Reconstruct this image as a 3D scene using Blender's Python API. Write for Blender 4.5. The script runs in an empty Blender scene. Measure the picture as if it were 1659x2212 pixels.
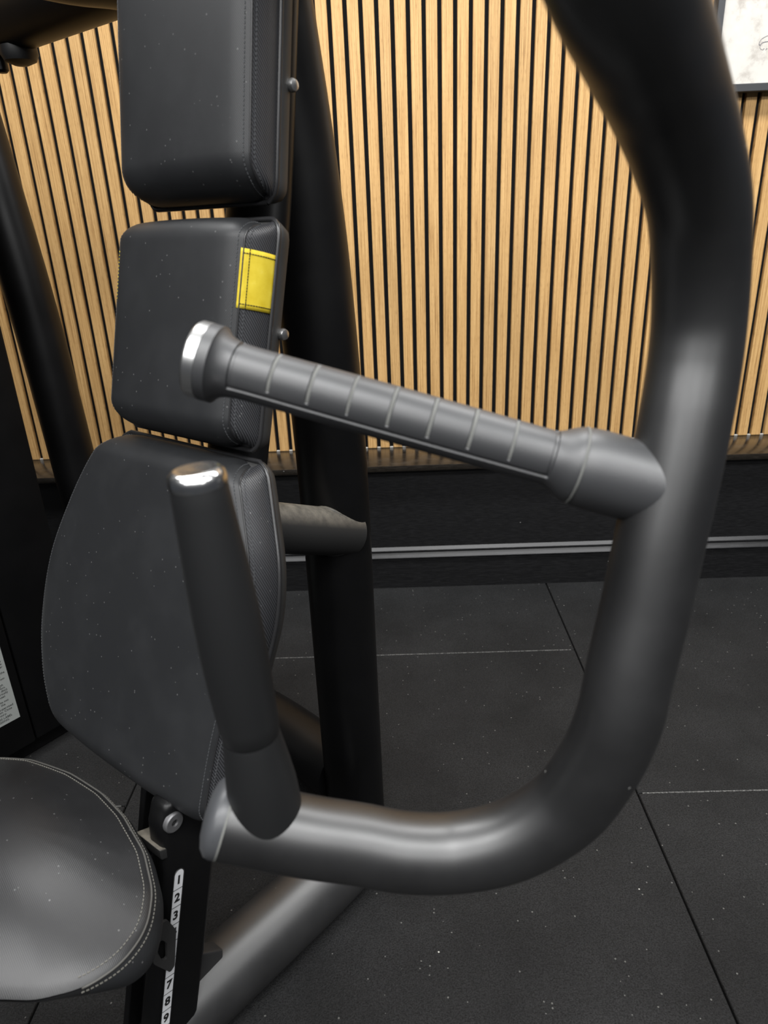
import bpy, bmesh, math, random
from mathutils import Vector, Matrix

random.seed(7)
scn = bpy.context.scene
col = scn.collection

# ------------------------------------------------------------------ camera
YAW, PITCH, ROLL, FPX, CAM_H = -0.0213, 0.3926, 0.0411, 1513.85, 1.0416
fw = Vector((math.sin(YAW) * math.cos(PITCH), math.cos(YAW) * math.cos(PITCH), -math.sin(PITCH)))
rt = Vector((math.cos(YAW), -math.sin(YAW), 0))
dn = fw.cross(rt)
cr, sr = math.cos(ROLL), math.sin(ROLL)
right = cr * rt + sr * dn
down = -sr * rt + cr * dn
cam_data = bpy.data.cameras.new('camera')
cam = bpy.data.objects.new('camera', cam_data)
col.objects.link(cam)
cam.matrix_world = Matrix(((right.x, -down.x, -fw.x, 0), (right.y, -down.y, -fw.y, 0),
                           (right.z, -down.z, -fw.z, CAM_H), (0, 0, 0, 1)))
cam_data.sensor_fit = 'HORIZONTAL'
cam_data.sensor_width = 36.0
cam_data.lens = FPX / 1659 * 36.0
cam_data.clip_start = 0.02
cam_data.dof.use_dof = True
cam_data.dof.focus_distance = 1.15
cam_data.dof.aperture_fstop = 9.0
scn.camera = cam

# ------------------------------------------------------------------ world and lights
world = bpy.data.worlds.new('gym_room_light')
scn.world = world
world.use_nodes = True
wb = world.node_tree.nodes['Background']
wb.inputs[0].default_value = (0.80, 0.86, 1.0, 1)
wb.inputs[1].default_value = 0.05

def area(name, loc, size, watts, rot=(0, 0, 0), color=(1.0, 1.0, 0.995)):
    l = bpy.data.lights.new(name, 'AREA')
    l.shape = 'RECTANGLE'; l.size, l.size_y = size; l.energy = watts; l.color = color
    o = bpy.data.objects.new(name, l); col.objects.link(o)
    o.location = loc; o.rotation_euler = rot
    return o
for lx in (-1.9, -0.7, 0.5, 1.7):
    area('ceiling_panel_light', (lx, 1.30, 2.75), (0.9, 0.25), 30)
for lx in (-1.6, 0.0, 1.6):
    area('ceiling_panel_light', (lx, -0.6, 2.75), (1.2, 0.6), 58)
    area('ceiling_panel_light', (lx, -2.3, 2.75), (1.2, 0.6), 48)

scn.view_settings.view_transform = 'Standard'
scn.view_settings.look = 'None'
scn.view_settings.gamma = 1
scn.view_settings.use_curve_mapping = False
scn.view_settings.exposure = 0.0

# ------------------------------------------------------------------ materials
def new_mat(name, color=(0.02, 0.02, 0.02), rough=0.5, metal=0.0, spec=0.5):
    m = bpy.data.materials.new(name); m.use_nodes = True
    b = m.node_tree.nodes['Principled BSDF']
    b.inputs['Base Color'].default_value = (*color, 1)
    b.inputs['Roughness'].default_value = rough
    b.inputs['Metallic'].default_value = metal
    b.inputs['Specular IOR Level'].default_value = spec
    return m, m.node_tree.nodes, m.node_tree.links, b

def coords(N, Lk, scale=(1, 1, 1), rot=(0, 0, 0), kind='Object'):
    tc = N.new('ShaderNodeTexCoord'); mp = N.new('ShaderNodeMapping')
    mp.inputs['Scale'].default_value = scale; mp.inputs['Rotation'].default_value = rot
    Lk.new(tc.outputs[kind], mp.inputs['Vector'])
    return mp.outputs['Vector']

def noise(N, Lk, vec, scale, detail=3, rough=0.5):
    n = N.new('ShaderNodeTexNoise'); n.inputs['Scale'].default_value = scale
    n.inputs['Detail'].default_value = detail; n.inputs['Roughness'].default_value = rough
    Lk.new(vec, n.inputs['Vector'])
    return n.outputs['Fac']

def ramp(N, Lk, fac, stops):
    r = N.new('ShaderNodeValToRGB')
    e = r.color_ramp.elements
    while len(e) < len(stops): e.new(0.5)
    for k, (p, c) in enumerate(stops):
        e[k].position = p; e[k].color = (*c, 1) if len(c) == 3 else c
    Lk.new(fac, r.inputs['Fac'])
    return r.outputs['Color']

def mixc(N, Lk, fac, a, b, mode='MIX'):
    x = N.new('ShaderNodeMix'); x.data_type = 'RGBA'; x.blend_type = mode
    for sock, v in ((x.inputs[0], fac), (x.inputs[6], a), (x.inputs[7], b)):
        if isinstance(v, bpy.types.NodeSocket): Lk.new(v, sock)
        elif isinstance(v, (int, float)): sock.default_value = v
        else: sock.default_value = (*v, 1)
    return x.outputs[2]

def bump(N, Lk, b, height, strength=0.2, dist=0.001, normal=None):
    n = N.new('ShaderNodeBump'); n.inputs['Strength'].default_value = strength
    n.inputs['Distance'].default_value = dist
    Lk.new(height, n.inputs['Height'])
    if normal is not None: Lk.new(normal, n.inputs['Normal'])
    Lk.new(n.outputs['Normal'], b.inputs['Normal'])
    return n.outputs['Normal']

def wave(N, Lk, vec, scale, direction='X', profile='SIN', dist=0.0):
    w = N.new('ShaderNodeTexWave'); w.wave_type = 'BANDS'; w.bands_direction = direction
    w.wave_profile = profile
    w.inputs['Scale'].default_value = scale; w.inputs['Distortion'].default_value = dist
    Lk.new(vec, w.inputs['Vector'])
    return w.outputs['Fac']

def speckle(N, Lk, vec, scale, thresh, base, dot):
    """sparse small dust dots over a base colour"""
    v = N.new('ShaderNodeTexVoronoi'); v.inputs['Scale'].default_value = scale
    Lk.new(vec, v.inputs['Vector'])
    lt = N.new('ShaderNodeMath'); lt.operation = 'LESS_THAN'; lt.inputs[1].default_value = thresh
    Lk.new(v.outputs['Distance'], lt.inputs[0])
    sep = N.new('ShaderNodeSeparateColor'); Lk.new(v.outputs['Color'], sep.inputs[0])
    gt = N.new('ShaderNodeMath'); gt.operation = 'GREATER_THAN'; gt.inputs[1].default_value = 0.72
    Lk.new(sep.outputs[0], gt.inputs[0])
    mu = N.new('ShaderNodeMath'); mu.operation = 'MULTIPLY'
    Lk.new(lt.outputs[0], mu.inputs[0]); Lk.new(gt.outputs[0], mu.inputs[1])
    return mixc(N, Lk, mu.outputs[0], base, dot)

M = {}
def mk_oak():
    m, N, Lk, b = new_mat('oak_veneer', rough=0.5, spec=0.35)
    info = N.new('ShaderNodeObjectInfo')
    tc = N.new('ShaderNodeTexCoord'); ad = N.new('ShaderNodeVectorMath'); ad.operation = 'ADD'
    cmb = N.new('ShaderNodeCombineXYZ'); mul = N.new('ShaderNodeMath'); mul.operation = 'MULTIPLY'
    mul.inputs[1].default_value = 37.0
    Lk.new(info.outputs['Random'], mul.inputs[0])
    Lk.new(mul.outputs[0], cmb.inputs['X']); Lk.new(mul.outputs[0], cmb.inputs['Z'])
    Lk.new(tc.outputs['Object'], ad.inputs[0]); Lk.new(cmb.outputs[0], ad.inputs[1])
    mp = N.new('ShaderNodeMapping'); mp.inputs['Scale'].default_value = (420, 60, 5)
    Lk.new(ad.outputs[0], mp.inputs['Vector'])
    g1 = noise(N, Lk, mp.outputs[0], 1.0, 4, 0.62)
    mp2 = N.new('ShaderNodeMapping'); mp2.inputs['Scale'].default_value = (900, 60, 55)
    Lk.new(ad.outputs[0], mp2.inputs['Vector'])
    g2 = noise(N, Lk, mp2.outputs[0], 1.0, 2, 0.5)
    c = ramp(N, Lk, g1, [(0.28, (0.22, 0.11, 0.035)), (0.42, (0.47, 0.275, 0.105)), (0.56, (0.60, 0.375, 0.155)), (0.75, (0.70, 0.465, 0.215))])
    pore = ramp(N, Lk, g2, [(0.25, (0.62, 0.58, 0.52)), (0.45, (1, 1, 1))])
    c2 = mixc(N, Lk, 1.0, c, pore, 'MULTIPLY')
    tint = ramp(N, Lk, info.outputs['Random'], [(0, (0.94, 0.93, 0.92)), (1, (1.05, 1.03, 1.0))])
    c3 = mixc(N, Lk, 1.0, c2, tint, 'MULTIPLY')
    Lk.new(c3, b.inputs['Base Color'])
    bump(N, Lk, b, g1, 0.25, 0.0006)
    return m
M['oak'] = mk_oak()
M['felt'] = new_mat('black_felt', (0.010, 0.011, 0.012), 0.95, spec=0.1)[0]

def mk_panel(name, base, rough, scr=0.5):
    m, N, Lk, b = new_mat(name, base, rough)
    v = coords(N, Lk, (6, 6, 90))
    n = noise(N, Lk, v, 6, 5, 0.7)
    c = ramp(N, Lk, n, [(0.45, base), (0.80, tuple(x * 2.6 + 0.006 for x in base))])
    v2 = coords(N, Lk, (1, 1, 1))
    c = speckle(N, Lk, v2, 22, 0.035, c, (0.25, 0.25, 0.25))
    Lk.new(c, b.inputs['Base Color'])
    rr = N.new('ShaderNodeMapRange'); rr.inputs['To Min'].default_value = rough - 0.06; rr.inputs['To Max'].default_value = rough + 0.14
    Lk.new(n, rr.inputs['Value']); Lk.new(rr.outputs[0], b.inputs['Roughness'])
    bump(N, Lk, b, n, scr, 0.0006)
    return m
M['wainscot'] = mk_panel('black_painted_board', (0.004, 0.004, 0.0045), 0.42, 0.35)
M['trim'] = mk_panel('black_satin_trim', (0.010, 0.010, 0.011), 0.33, 0.08)
M['ledge'] = mk_panel('dark_gloss_ledge', (0.012, 0.010, 0.008), 0.16, 0.03)

def mk_rubber():
    m, N, Lk, b = new_mat('black_rubber_tile', rough=0.75, spec=0.22)
    v = coords(N, Lk)
    fine = noise(N, Lk, v, 420, 3, 0.7)
    big = noise(N, Lk, v, 5, 5, 0.6)
    c1 = ramp(N, Lk, fine, [(0.34, (0.003, 0.0031, 0.0032)), (0.66, (0.016, 0.0162, 0.0167))])
    c2 = ramp(N, Lk, big, [(0.3, (0.75, 0.75, 0.75)), (0.7, (1.5, 1.5, 1.5))])
    c = mixc(N, Lk, 1.0, c1, c2, 'MULTIPLY')
    c = speckle(N, Lk, v, 75, 0.11, c, (0.09, 0.09, 0.085))
    c = speckle(N, Lk, v, 21, 0.030, c, (0.40, 0.40, 0.37))
    Lk.new(c, b.inputs['Base Color'])
    bump(N, Lk, b, fine, 0.9, 0.0016)
    return m
M['rubber'] = mk_rubber()
M['joint'] = new_mat('dark_floor_joint', (0.006, 0.006, 0.006), 0.9, spec=0.1)[0]
def mk_dust():
    m, N, Lk, b = new_mat('pale_joint_dust', rough=0.9, spec=0.1)
    n = noise(N, Lk, coords(N, Lk), 260, 3, 0.7)
    Lk.new(ramp(N, Lk, n, [(0.35, (0.02, 0.02, 0.02)), (0.65, (0.16, 0.16, 0.155))]), b.inputs['Base Color'])
    return m
M['dust'] = mk_dust()

def mk_metal(name, base, rough, dust=0.0, spec=0.5):
    m, N, Lk, b = new_mat(name, base, rough, spec=spec)
    v = coords(N, Lk)
    big = noise(N, Lk, v, 9, 4, 0.6)
    fine = noise(N, Lk, v, 900, 2, 0.5)
    hi = tuple(x * 1.6 + dust for x in base)
    c = ramp(N, Lk, big, [(0.35, base), (0.75, hi)])
    c = speckle(N, Lk, v, 30, 0.03, c, (0.22, 0.22, 0.21))
    Lk.new(c, b.inputs['Base Color'])
    rr = N.new('ShaderNodeMapRange'); rr.inputs['To Min'].default_value = rough - 0.05; rr.inputs['To Max'].default_value = rough + 0.07
    Lk.new(big, rr.inputs['Value']); Lk.new(rr.outputs[0], b.inputs['Roughness'])
    bump(N, Lk, b, fine, 0.12, 0.0002)
    return m
M['frame'] = mk_metal('black_powder_coat', (0.003, 0.003, 0.0032), 0.38, 0.0, 0.25)
M['arm'] = mk_metal('satin_graphite_coat', (0.006, 0.006, 0.0063), 0.40, 0.002, 1.0)
M['foot'] = mk_metal('graphite_base_coat', (0.012, 0.012, 0.0125), 0.42, 0.003, 1.0)
def mk_strut():
    m, N, Lk, b = new_mat('dusty_black_coat', rough=0.55)
    v = coords(N, Lk)
    ge = N.new('ShaderNodeNewGeometry'); sp = N.new('ShaderNodeSeparateXYZ')
    Lk.new(ge.outputs['Normal'], sp.inputs[0])
    n = noise(N, Lk, v, 60, 4, 0.7)
    mul = N.new('ShaderNodeMath'); mul.operation = 'MULTIPLY'
    up = ramp(N, Lk, sp.outputs['Z'], [(0.3, (0, 0, 0)), (0.95, (1, 1, 1))])
    Lk.new(up, mul.inputs[0])
    Lk.new(ramp(N, Lk, n, [(0.3, (0.25, 0.25, 0.25)), (0.65, (0.9, 0.9, 0.9))]), mul.inputs[1])
    Lk.new(mixc(N, Lk, mul.outputs[0], (0.014, 0.014, 0.014), (0.20, 0.18, 0.145)), b.inputs['Base Color'])
    return m
M['strut'] = mk_strut()

def mk_vinyl(name, base, rough, rib_scale, rib_rot, rib_str, dusty=0.0):
    m, N, Lk, b = new_mat(name, base, rough, spec=0.45)
    v = coords(N, Lk)
    dt_ = N.new('ShaderNodeVectorMath'); dt_.operation = 'DOT_PRODUCT'; dt_.inputs[1].default_value = rib_rot
    Lk.new(v, dt_.inputs[0]); cb_ = N.new('ShaderNodeCombineXYZ'); Lk.new(dt_.outputs['Value'], cb_.inputs[0])
    vr = cb_.outputs[0]
    w = wave(N, Lk, vr, rib_scale)
    big = noise(N, Lk, v, 11, 5, 0.65)
    c = ramp(N, Lk, big, [(0.45, base), (0.85, tuple(x * 1.25 + dusty * 0.5 for x in base))])
    c = speckle(N, Lk, v, 120, 0.11, c, (0.085, 0.085, 0.085))
    c = speckle(N, Lk, v, 45, 0.019, c, (0.20, 0.20, 0.19))
    if rib_str > 0.5: c = mixc(N, Lk, 1.0, c, ramp(N, Lk, w, [(0.2, (0.45, 0.45, 0.45)), (0.8, (1.9, 1.9, 1.9))]), 'MULTIPLY')
    Lk.new(c, b.inputs['Base Color'])
    bump(N, Lk, b, w, rib_str, 0.0004)
    return m
M['vinyl'] = mk_vinyl('black_vinyl', (0.0135, 0.0142, 0.0155), 0.50, 200, (0.8, 0.6, 0.0), 0.12, 0.010)
M['vinyl_rib'] = mk_vinyl('ribbed_black_vinyl', (0.026, 0.0265, 0.029), 0.40, 130, (0.25, 0.60, -0.75), 0.9)
M['seat_vinyl'] = mk_vinyl('seat_black_vinyl', (0.012, 0.012, 0.0127), 0.38, 190, (0.2, 0.98, 0.0), 0.16, 0.008)
M['shell'] = mk_metal('charcoal_plastic_shell', (0.018, 0.018, 0.018), 0.62)
M['piping'] = new_mat('black_rubber_piping', (0.02, 0.02, 0.021), 0.30)[0]
M['thread'] = new_mat('grey_thread', (0.055, 0.058, 0.062), 0.8)[0]
M['thread_pale'] = new_mat('worn_pale_thread', (0.12, 0.115, 0.10), 0.8)[0]
M['cord'] = new_mat('worn_seam_cord', (0.05, 0.048, 0.043), 0.6)[0]

def mk_grip(name, base, rough, spec=0.5):
    m, N, Lk, b = new_mat(name, base, rough, spec=spec)
    n = noise(N, Lk, coords(N, Lk), 700, 2, 0.5)
    bump(N, Lk, b, n, 0.15, 0.0003)
    return m
M['grip'] = mk_grip('dark_grey_rubber_grip', (0.030, 0.0308, 0.033), 0.48, 0.9)
M['grip_dark'] = mk_grip('black_rubber_sleeve', (0.008, 0.0083, 0.0088), 0.5)
M['groove'] = mk_grip('dusty_grip_groove', (0.13, 0.132, 0.124), 0.8)
M['chrome'] = new_mat('polished_chrome', (0.80, 0.80, 0.79), 0.22, 1.0)[0]
M['chrome_soft'] = new_mat('satin_chrome', (0.80, 0.80, 0.79), 0.30, 1.0)[0]
M['steel'] = new_mat('brushed_steel', (0.48, 0.48, 0.47), 0.35, 1.0)[0]
M['dull_steel'] = new_mat('worn_steel', (0.22, 0.22, 0.225), 0.5, 0.8)[0]
M['cap_grey'] = new_mat('grey_plastic_cap', (0.05, 0.052, 0.056), 0.4)[0]
def mk_yellow():
    m, N, Lk, b = new_mat('yellow_fabric', rough=0.65, spec=0.3)
    n = noise(N, Lk, coords(N, Lk), 55, 4, 0.6)
    Lk.new(ramp(N, Lk, n, [(0.3, (0.52, 0.38, 0.012)), (0.6, (0.62, 0.48, 0.035)), (0.8, (0.68, 0.56, 0.10))]), b.inputs['Base Color'])
    bump(N, Lk, b, n, 0.3, 0.001)
    return m
M['yellow'] = mk_yellow()
M['label'] = new_mat('silver_grey_sticker', (0.26, 0.275, 0.265), 0.5)[0]
M['strip'] = new_mat('white_number_sticker', (0.62, 0.63, 0.65), 0.4)[0]
M['ink'] = new_mat('black_print', (0.008, 0.008, 0.008), 0.5)[0]
M['pictureframe'] = new_mat('black_picture_frame', (0.045, 0.047, 0.05), 0.4)[0]
def mk_paper():
    m, N, Lk, b = new_mat('mottled_cream_paper', rough=0.6)
    n = noise(N, Lk, coords(N, Lk), 22, 6, 0.65)
    Lk.new(ramp(N, Lk, n, [(0.34, (0.42, 0.385, 0.345)), (0.5, (0.60, 0.575, 0.525)), (0.7, (0.63, 0.61, 0.565))]), b.inputs['Base Color'])
    return m
M['paper'] = mk_paper()
M['pencil'] = new_mat('grey_ink_line', (0.14, 0.14, 0.16), 0.7)[0]
M['scrap'] = new_mat('dirty_paper', (0.22, 0.21, 0.19), 0.8)[0]

# ------------------------------------------------------------------ mesh helpers
def link(name, verts, faces, mat, parent=None, smooth=False, sharp=None):
    me = bpy.data.meshes.new(name)
    me.from_pydata([tuple(v) for v in verts], [], faces)
    me.update()
    bm = bmesh.new(); bm.from_mesh(me)
    bmesh.ops.recalc_face_normals(bm, faces=bm.faces)
    bm.to_mesh(me); bm.free()
    if smooth:
        for p in me.polygons: p.use_smooth = True
        if sharp: me.set_sharp_from_angle(angle=math.radians(sharp))
    me.materials.append(mat)
    o = bpy.data.objects.new(name, me); col.objects.link(o)
    if parent is not None: o.parent = parent
    return o

def empty(name, loc=(0, 0, 0), rz=0, parent=None):
    o = bpy.data.objects.new(name, None); col.objects.link(o)
    o.location = loc; o.rotation_euler = (0, 0, rz)
    o.empty_display_size = 0.1
    if parent is not None: o.parent = parent
    return o

def tag(o, label=None, category=None, kind=None, group=None):
    if label: o['label'] = label
    if category: o['category'] = category
    if kind: o['kind'] = kind
    if group: o['group'] = group
    return o

def box_vf(x0, x1, y0, y1, z0, z1):
    v = [(x, y, z) for z in (z0, z1) for y in (y0, y1) for x in (x0, x1)]
    f = [(0, 2, 3, 1), (4, 5, 7, 6), (0, 1, 5, 4), (2, 6, 7, 3), (0, 4, 6, 2), (1, 3, 7, 5)]
    return v, f

def bevel_box(name, x0, x1, y0, y1, z0, z1, mat, parent=None, bev=0.002, seg=2, matrix=None):
    bm = bmesh.new()
    v, f = box_vf(x0, x1, y0, y1, z0, z1)
    vs = [bm.verts.new(p) for p in v]
    for q in f: bm.faces.new([vs[i] for i in q])
    bmesh.ops.recalc_face_normals(bm, faces=bm.faces)
    if bev > 0: bmesh.ops.bevel(bm, geom=bm.edges[:], offset=bev, segments=seg, affect='EDGES', profile=0.5)
    if matrix is not None: bm.transform(matrix)
    me = bpy.data.meshes.new(name); bm.to_mesh(me); bm.free()
    for p in me.polygons: p.use_smooth = True
    me.set_sharp_from_angle(angle=math.radians(40))
    me.materials.append(mat)
    o = bpy.data.objects.new(name, me); col.objects.link(o)
    if parent is not None: o.parent = parent
    return o

def catmull(pts, sub=10):
    P = [Vector(p) for p in pts]
    P = [P[0] * 2 - P[1]] + P + [P[-1] * 2 - P[-2]]
    out = []
    for i in range(1, len(P) - 2):
        p0, p1, p2, p3 = P[i - 1:i + 3]
        for k in range(sub):
            t = k / sub
            out.append(0.5 * ((2 * p1) + (p2 - p0) * t + (2 * p0 - 5 * p1 + 4 * p2 - p3) * t * t + (3 * p1 - p0 - 3 * p2 + p3) * t ** 3))
    out.append(P[-2])
    return out

def sweep(path, radii, seg=32, aspect=None, cap=True, dome=0.0):
    """tube along a path; radii number or list; aspect = (a, b, ref vector) scales the section"""
    n = len(path)
    if not hasattr(radii, '__len__'): radii = [radii] * n
    T = []
    for i in range(n):
        a = path[max(0, i - 1)]; b = path[min(n - 1, i + 1)]
        T.append((b - a).normalized())
    ref = aspect[2] if aspect else (Vector((0, 0, 1)) if abs(T[0].z) < 0.9 else Vector((1, 0, 0)))
    u = (ref - T[0] * ref.dot(T[0])).normalized()
    verts, faces = [], []
    for i in range(n):
        u = (u - T[i] * u.dot(T[i])).normalized()
        w = T[i].cross(u)
        for k in range(seg):
            th = 2 * math.pi * k / seg
            ca, sa = math.cos(th), math.sin(th)
            if aspect: ca *= aspect[0]; sa *= aspect[1]
            verts.append(path[i] + (u * ca + w * sa) * radii[i])
    for i in range(n - 1):
        for k in range(seg):
            k2 = (k + 1) % seg
            faces.append((i * seg + k, i * seg + k2, (i + 1) * seg + k2, (i + 1) * seg + k))
    if cap:
        for i, sgn in ((0, -1), (n - 1, 1)):
            c = len(verts); verts.append(path[i] + T[i] * sgn * dome)
            for k in range(seg):
                faces.append((i * seg + k, i * seg + (k + 1) % seg, c))
    return verts, faces

def tube(name, pts, r, mat, parent=None, sub=10, seg=32, aspect=None, dome=0.0, sharp=50):
    path = catmull(pts, sub) if sub else [Vector(p) for p in pts]
    rr = r
    v, f = sweep(path, rr, seg, aspect, True, dome)
    return link(name, v, f, mat, parent, True, sharp)

def lathe(name, p0, axis, prof, mat, parent=None, seg=48, sharp=35):
    """prof: list of (distance along axis, radius)"""
    p0 = Vector(p0); a = Vector(axis).normalized()
    ref = Vector((0, 0, 1)) if abs(a.z) < 0.9 else Vector((1, 0, 0))
    u = (ref - a * ref.dot(a)).normalized(); w = a.cross(u)
    verts, faces = [], []
    for d, r in prof:
        for k in range(seg):
            th = 2 * math.pi * k / seg
            verts.append(p0 + a * d + (u * math.cos(th) + w * math.sin(th)) * max(r, 1e-5))
    n = len(prof)
    for i in range(n - 1):
        for k in range(seg):
            k2 = (k + 1) % seg
            faces.append((i * seg + k, i * seg + k2, (i + 1) * seg + k2, (i + 1) * seg + k))
    faces.append(tuple(range(seg)))
    faces.append(tuple((n - 1) * seg + k for k in range(seg)))
    return link(name, verts, faces, mat, parent, True, sharp)

def text_mesh(name, body, size, mat, matrix, parent, align='CENTER', extrude=0.0002, bold=0.0):
    cu = bpy.data.curves.new(name, 'FONT'); cu.body = body; cu.size = size
    cu.align_x = align; cu.align_y = 'CENTER'; cu.extrude = extrude; cu.resolution_u = 4; cu.offset = bold
    tmp = bpy.data.objects.new(name + '_tmp', cu); col.objects.link(tmp)
    dg = bpy.context.evaluated_depsgraph_get(); dg.update()
    me = bpy.data.meshes.new_from_object(tmp.evaluated_get(dg))
    bpy.data.objects.remove(tmp); bpy.data.curves.remove(cu)
    me.transform(matrix); me.materials.clear(); me.materials.append(mat); me.name = name
    o = bpy.data.objects.new(name, me); col.objects.link(o); o.parent = parent
    return o

# ================================================================== THE ROOM
D_SLAT, P_SLAT, X0_SLAT, SLAT_W, SLAT_D = 2.063, 0.0388, -0.1343, 0.0278, 0.011
Z_LEDGE, Y_LEDGE = 0.4007, 1.885
WALL_X0, WALL_X1, WALL_TOP = -2.3, 2.1, 2.75
Y_WAIN, Y_BASE = 1.912, 1.903

v, f = box_vf(WALL_X0, WALL_X1, D_SLAT + SLAT_D, D_SLAT + SLAT_D + 0.08, Z_LEDGE - 0.02, WALL_TOP)
wall_back = tag(link('wall_back', v, f, M['felt']), 'upper back wall of vertical oak slats on black felt', kind='structure')
slat_mesh = None
i0 = int((WALL_X0 - X0_SLAT) / P_SLAT) + 1
i1 = int((WALL_X1 - X0_SLAT) / P_SLAT)
for i in range(i0, i1 + 1):
    if slat_mesh is None:
        first = bevel_box('slat', -SLAT_W, 0, 0, SLAT_D + 0.001, Z_LEDGE, WALL_TOP - 0.01, M['oak'], wall_back, 0.0008, 1)
        slat_mesh = first.data; o = first
    else:
        o = bpy.data.objects.new('slat', slat_mesh); col.objects.link(o); o.parent = wall_back
    o.location = (X0_SLAT + P_SLAT * i, D_SLAT, 0)
# little white caulk dabs at the foot of the gaps
v, f = [], []
for i in range(i0, i1 + 1):
    xa = X0_SLAT + P_SLAT * i
    vv, ff = box_vf(xa + 0.0005, xa + P_SLAT - SLAT_W - 0.0005, D_SLAT + 0.0015, D_SLAT + 0.006, Z_LEDGE, Z_LEDGE + 0.0022)
    f += [tuple(q + len(v) for q in fc) for fc in ff]; v += vv
tag(link('caulk_dabs', v, f, new_mat('white_caulk', (0.6, 0.58, 0.54), 0.6)[0], wall_back), kind='stuff')

v, f = box_vf(WALL_X0, WALL_X1, Y_WAIN, D_SLAT + SLAT_D + 0.08, 0, Z_LEDGE - 0.02)
tag(link('wall_lower', v, f, M['wainscot']), 'black painted lower wall under the ledge', kind='structure')
o = bevel_box('trim_1', WALL_X0, WALL_X1, Y_LEDGE, D_SLAT + SLAT_D, Z_LEDGE - 0.017, Z_LEDGE, M['ledge'], None, 0.0012, 2)
tag(o, 'dark glossy ledge board at the foot of the oak slats', kind='structure')

def extrude_profile(name, prof, x0, x1, mat, parent=None):
    n = len(prof); v = [(x0, y, z) for y, z in prof] + [(x1, y, z) for y, z in prof]
    f = [(k, (k + 1) % n, n + (k + 1) % n, n + k) for k in range(n)] + [tuple(range(n)), tuple(range(n, 2 * n))]
    return link(name, v, f, mat, parent)
prof = [(Y_WAIN + 0.004, 0.1335), (Y_WAIN, 0.1335), (Y_BASE, 0.1255), (Y_BASE, 0.1215), (Y_WAIN - 0.002, 0.1195),
        (Y_WAIN - 0.002, 0.1165), (Y_BASE - 0.004, 0.1035), (Y_BASE - 0.004, 0.1005), (Y_WAIN - 0.003, 0.099), (Y_WAIN + 0.004, 0.099)]
tag(extrude_profile('trim_2', prof, WALL_X0, WALL_X1, M['trim']), 'stepped black moulding along the top of the baseboard', kind='structure')
prof = [(Y_WAIN + 0.004, 0.0985), (Y_WAIN - 0.002, 0.0985), (Y_BASE - 0.003, 0.0965), (Y_BASE - 0.003, 0.094), (Y_BASE, 0.092), (Y_BASE, 0.0), (Y_WAIN + 0.004, 0.0)]
tag(extrude_profile('baseboard_back', prof, WALL_X0, WALL_X1, M['wainscot']), 'scuffed black baseboard along the back wall', kind='structure')

v, f = box_vf(-2.6, 2.5, -1.6, 2.1, -0.06, -0.015)
floor = tag(link('floor', v, f, M['joint']), 'black speckled rubber gym floor tiles', kind='structure')
CX, RY_A, RY_B, GAP = 0.4467, 1.0497, 1.5436, 0.0016
dust_v, dust_f = [], []
for c in range(-3, 2):
    xa, xb = CX + c, CX + c + 1
    ry = RY_B if c % 2 == 1 else RY_A
    for k in range(-3, 2):
        ya, yb = ry + k - 0.0, min(ry + k + 1, Y_BASE + 0.004)
        if yb - ya < 0.03 or ya > 1.9: continue
        bevel_box('rubber_tile', xa + GAP, xb - GAP, ya + 0.0012, yb - 0.0012, -0.015, 0.0 + random.uniform(-0.0005, 0.0), M['rubber'], floor, 0.0015, 1)
        vv, ff = box_vf(xa + 0.01, xb - 0.01, ya - 0.0012, ya + 0.0012, -0.006, -0.0006)
        dust_f += [tuple(q + len(dust_v) for q in fc) for fc in ff]; dust_v += vv
tag(link('joint_dust', dust_v, dust_f, M['dust'], floor), kind='stuff')

# ------------------------------------------------------------------ framed picture
px0, pz0, fwid = 0.812, 1.3085, 0.0175
pw, ph = 0.62, 0.80
pic = empty('framed_picture', (px0 + pw / 2, D_SLAT - 0.03, pz0))
tag(pic, 'cream paper drawing in a thin black frame hung on the oak slats', 'picture')
for (a, b_, c_, d_) in ((-pw / 2, -pw / 2 + fwid, 0, ph), (pw / 2 - fwid, pw / 2, 0, ph),
                        (-pw / 2 + fwid, pw / 2 - fwid, 0, fwid), (-pw / 2 + fwid, pw / 2 - fwid, ph - fwid, ph)):
    bevel_box('frame_bar', a, b_, 0, 0.0295, c_, d_, M['pictureframe'], pic, 0.0012, 1)
v, f = box_vf(-pw / 2 + fwid, pw / 2 - fwid, 0.009, 0.014, fwid, ph - fwid)
paper = link('paper_sheet', v, f, M['paper'], pic)
# the pencil drawing: curved cap outline and a few strokes at its edge
def stroke(pts, w, name='drawn_line'):
    path = catmull(pts, 6)
    vv, ff = [], []
    for k, p in enumerate(path):
        a = path[max(0, k - 1)]; b = path[min(len(path) - 1, k + 1)]
        t = (b - a).normalized(); nrm = Vector((-t.z, 0, t.x)) * w / 2
        vv += [p + nrm, p - nrm]
    for k in range(len(path) - 1): ff.append((2 * k, 2 * k + 1, 2 * k + 3, 2 * k + 2))
    return link(name, vv, ff, M['pencil'], paper)
def dp(px, py):    # pixel of the visible drawing scrap to the sheet
    k = 0.0010
    return Vector((0.9275 - (px0 + pw / 2) + (px - 1643) * 0.00116, 0.0085, 1.4115 - pz0 - (py - 98) * 0.00112))
stroke([dp(1643, 100), dp(1643.5, 96), dp(1646, 91), dp(1650, 88), dp(1658, 84.5), dp(1668, 83), dp(1680, 87), dp(1686, 96)], 0.0011)
stroke([dp(1642.5, 100), dp(1646, 101), dp(1649, 97.5), dp(1656, 95.5), dp(1666, 95), dp(1676, 97), dp(1686, 96)], 0.0014)
stroke([dp(1646, 101.5), dp(1646, 106), dp(1649, 109.5), dp(1652, 109.5)], 0.0007)
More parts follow.
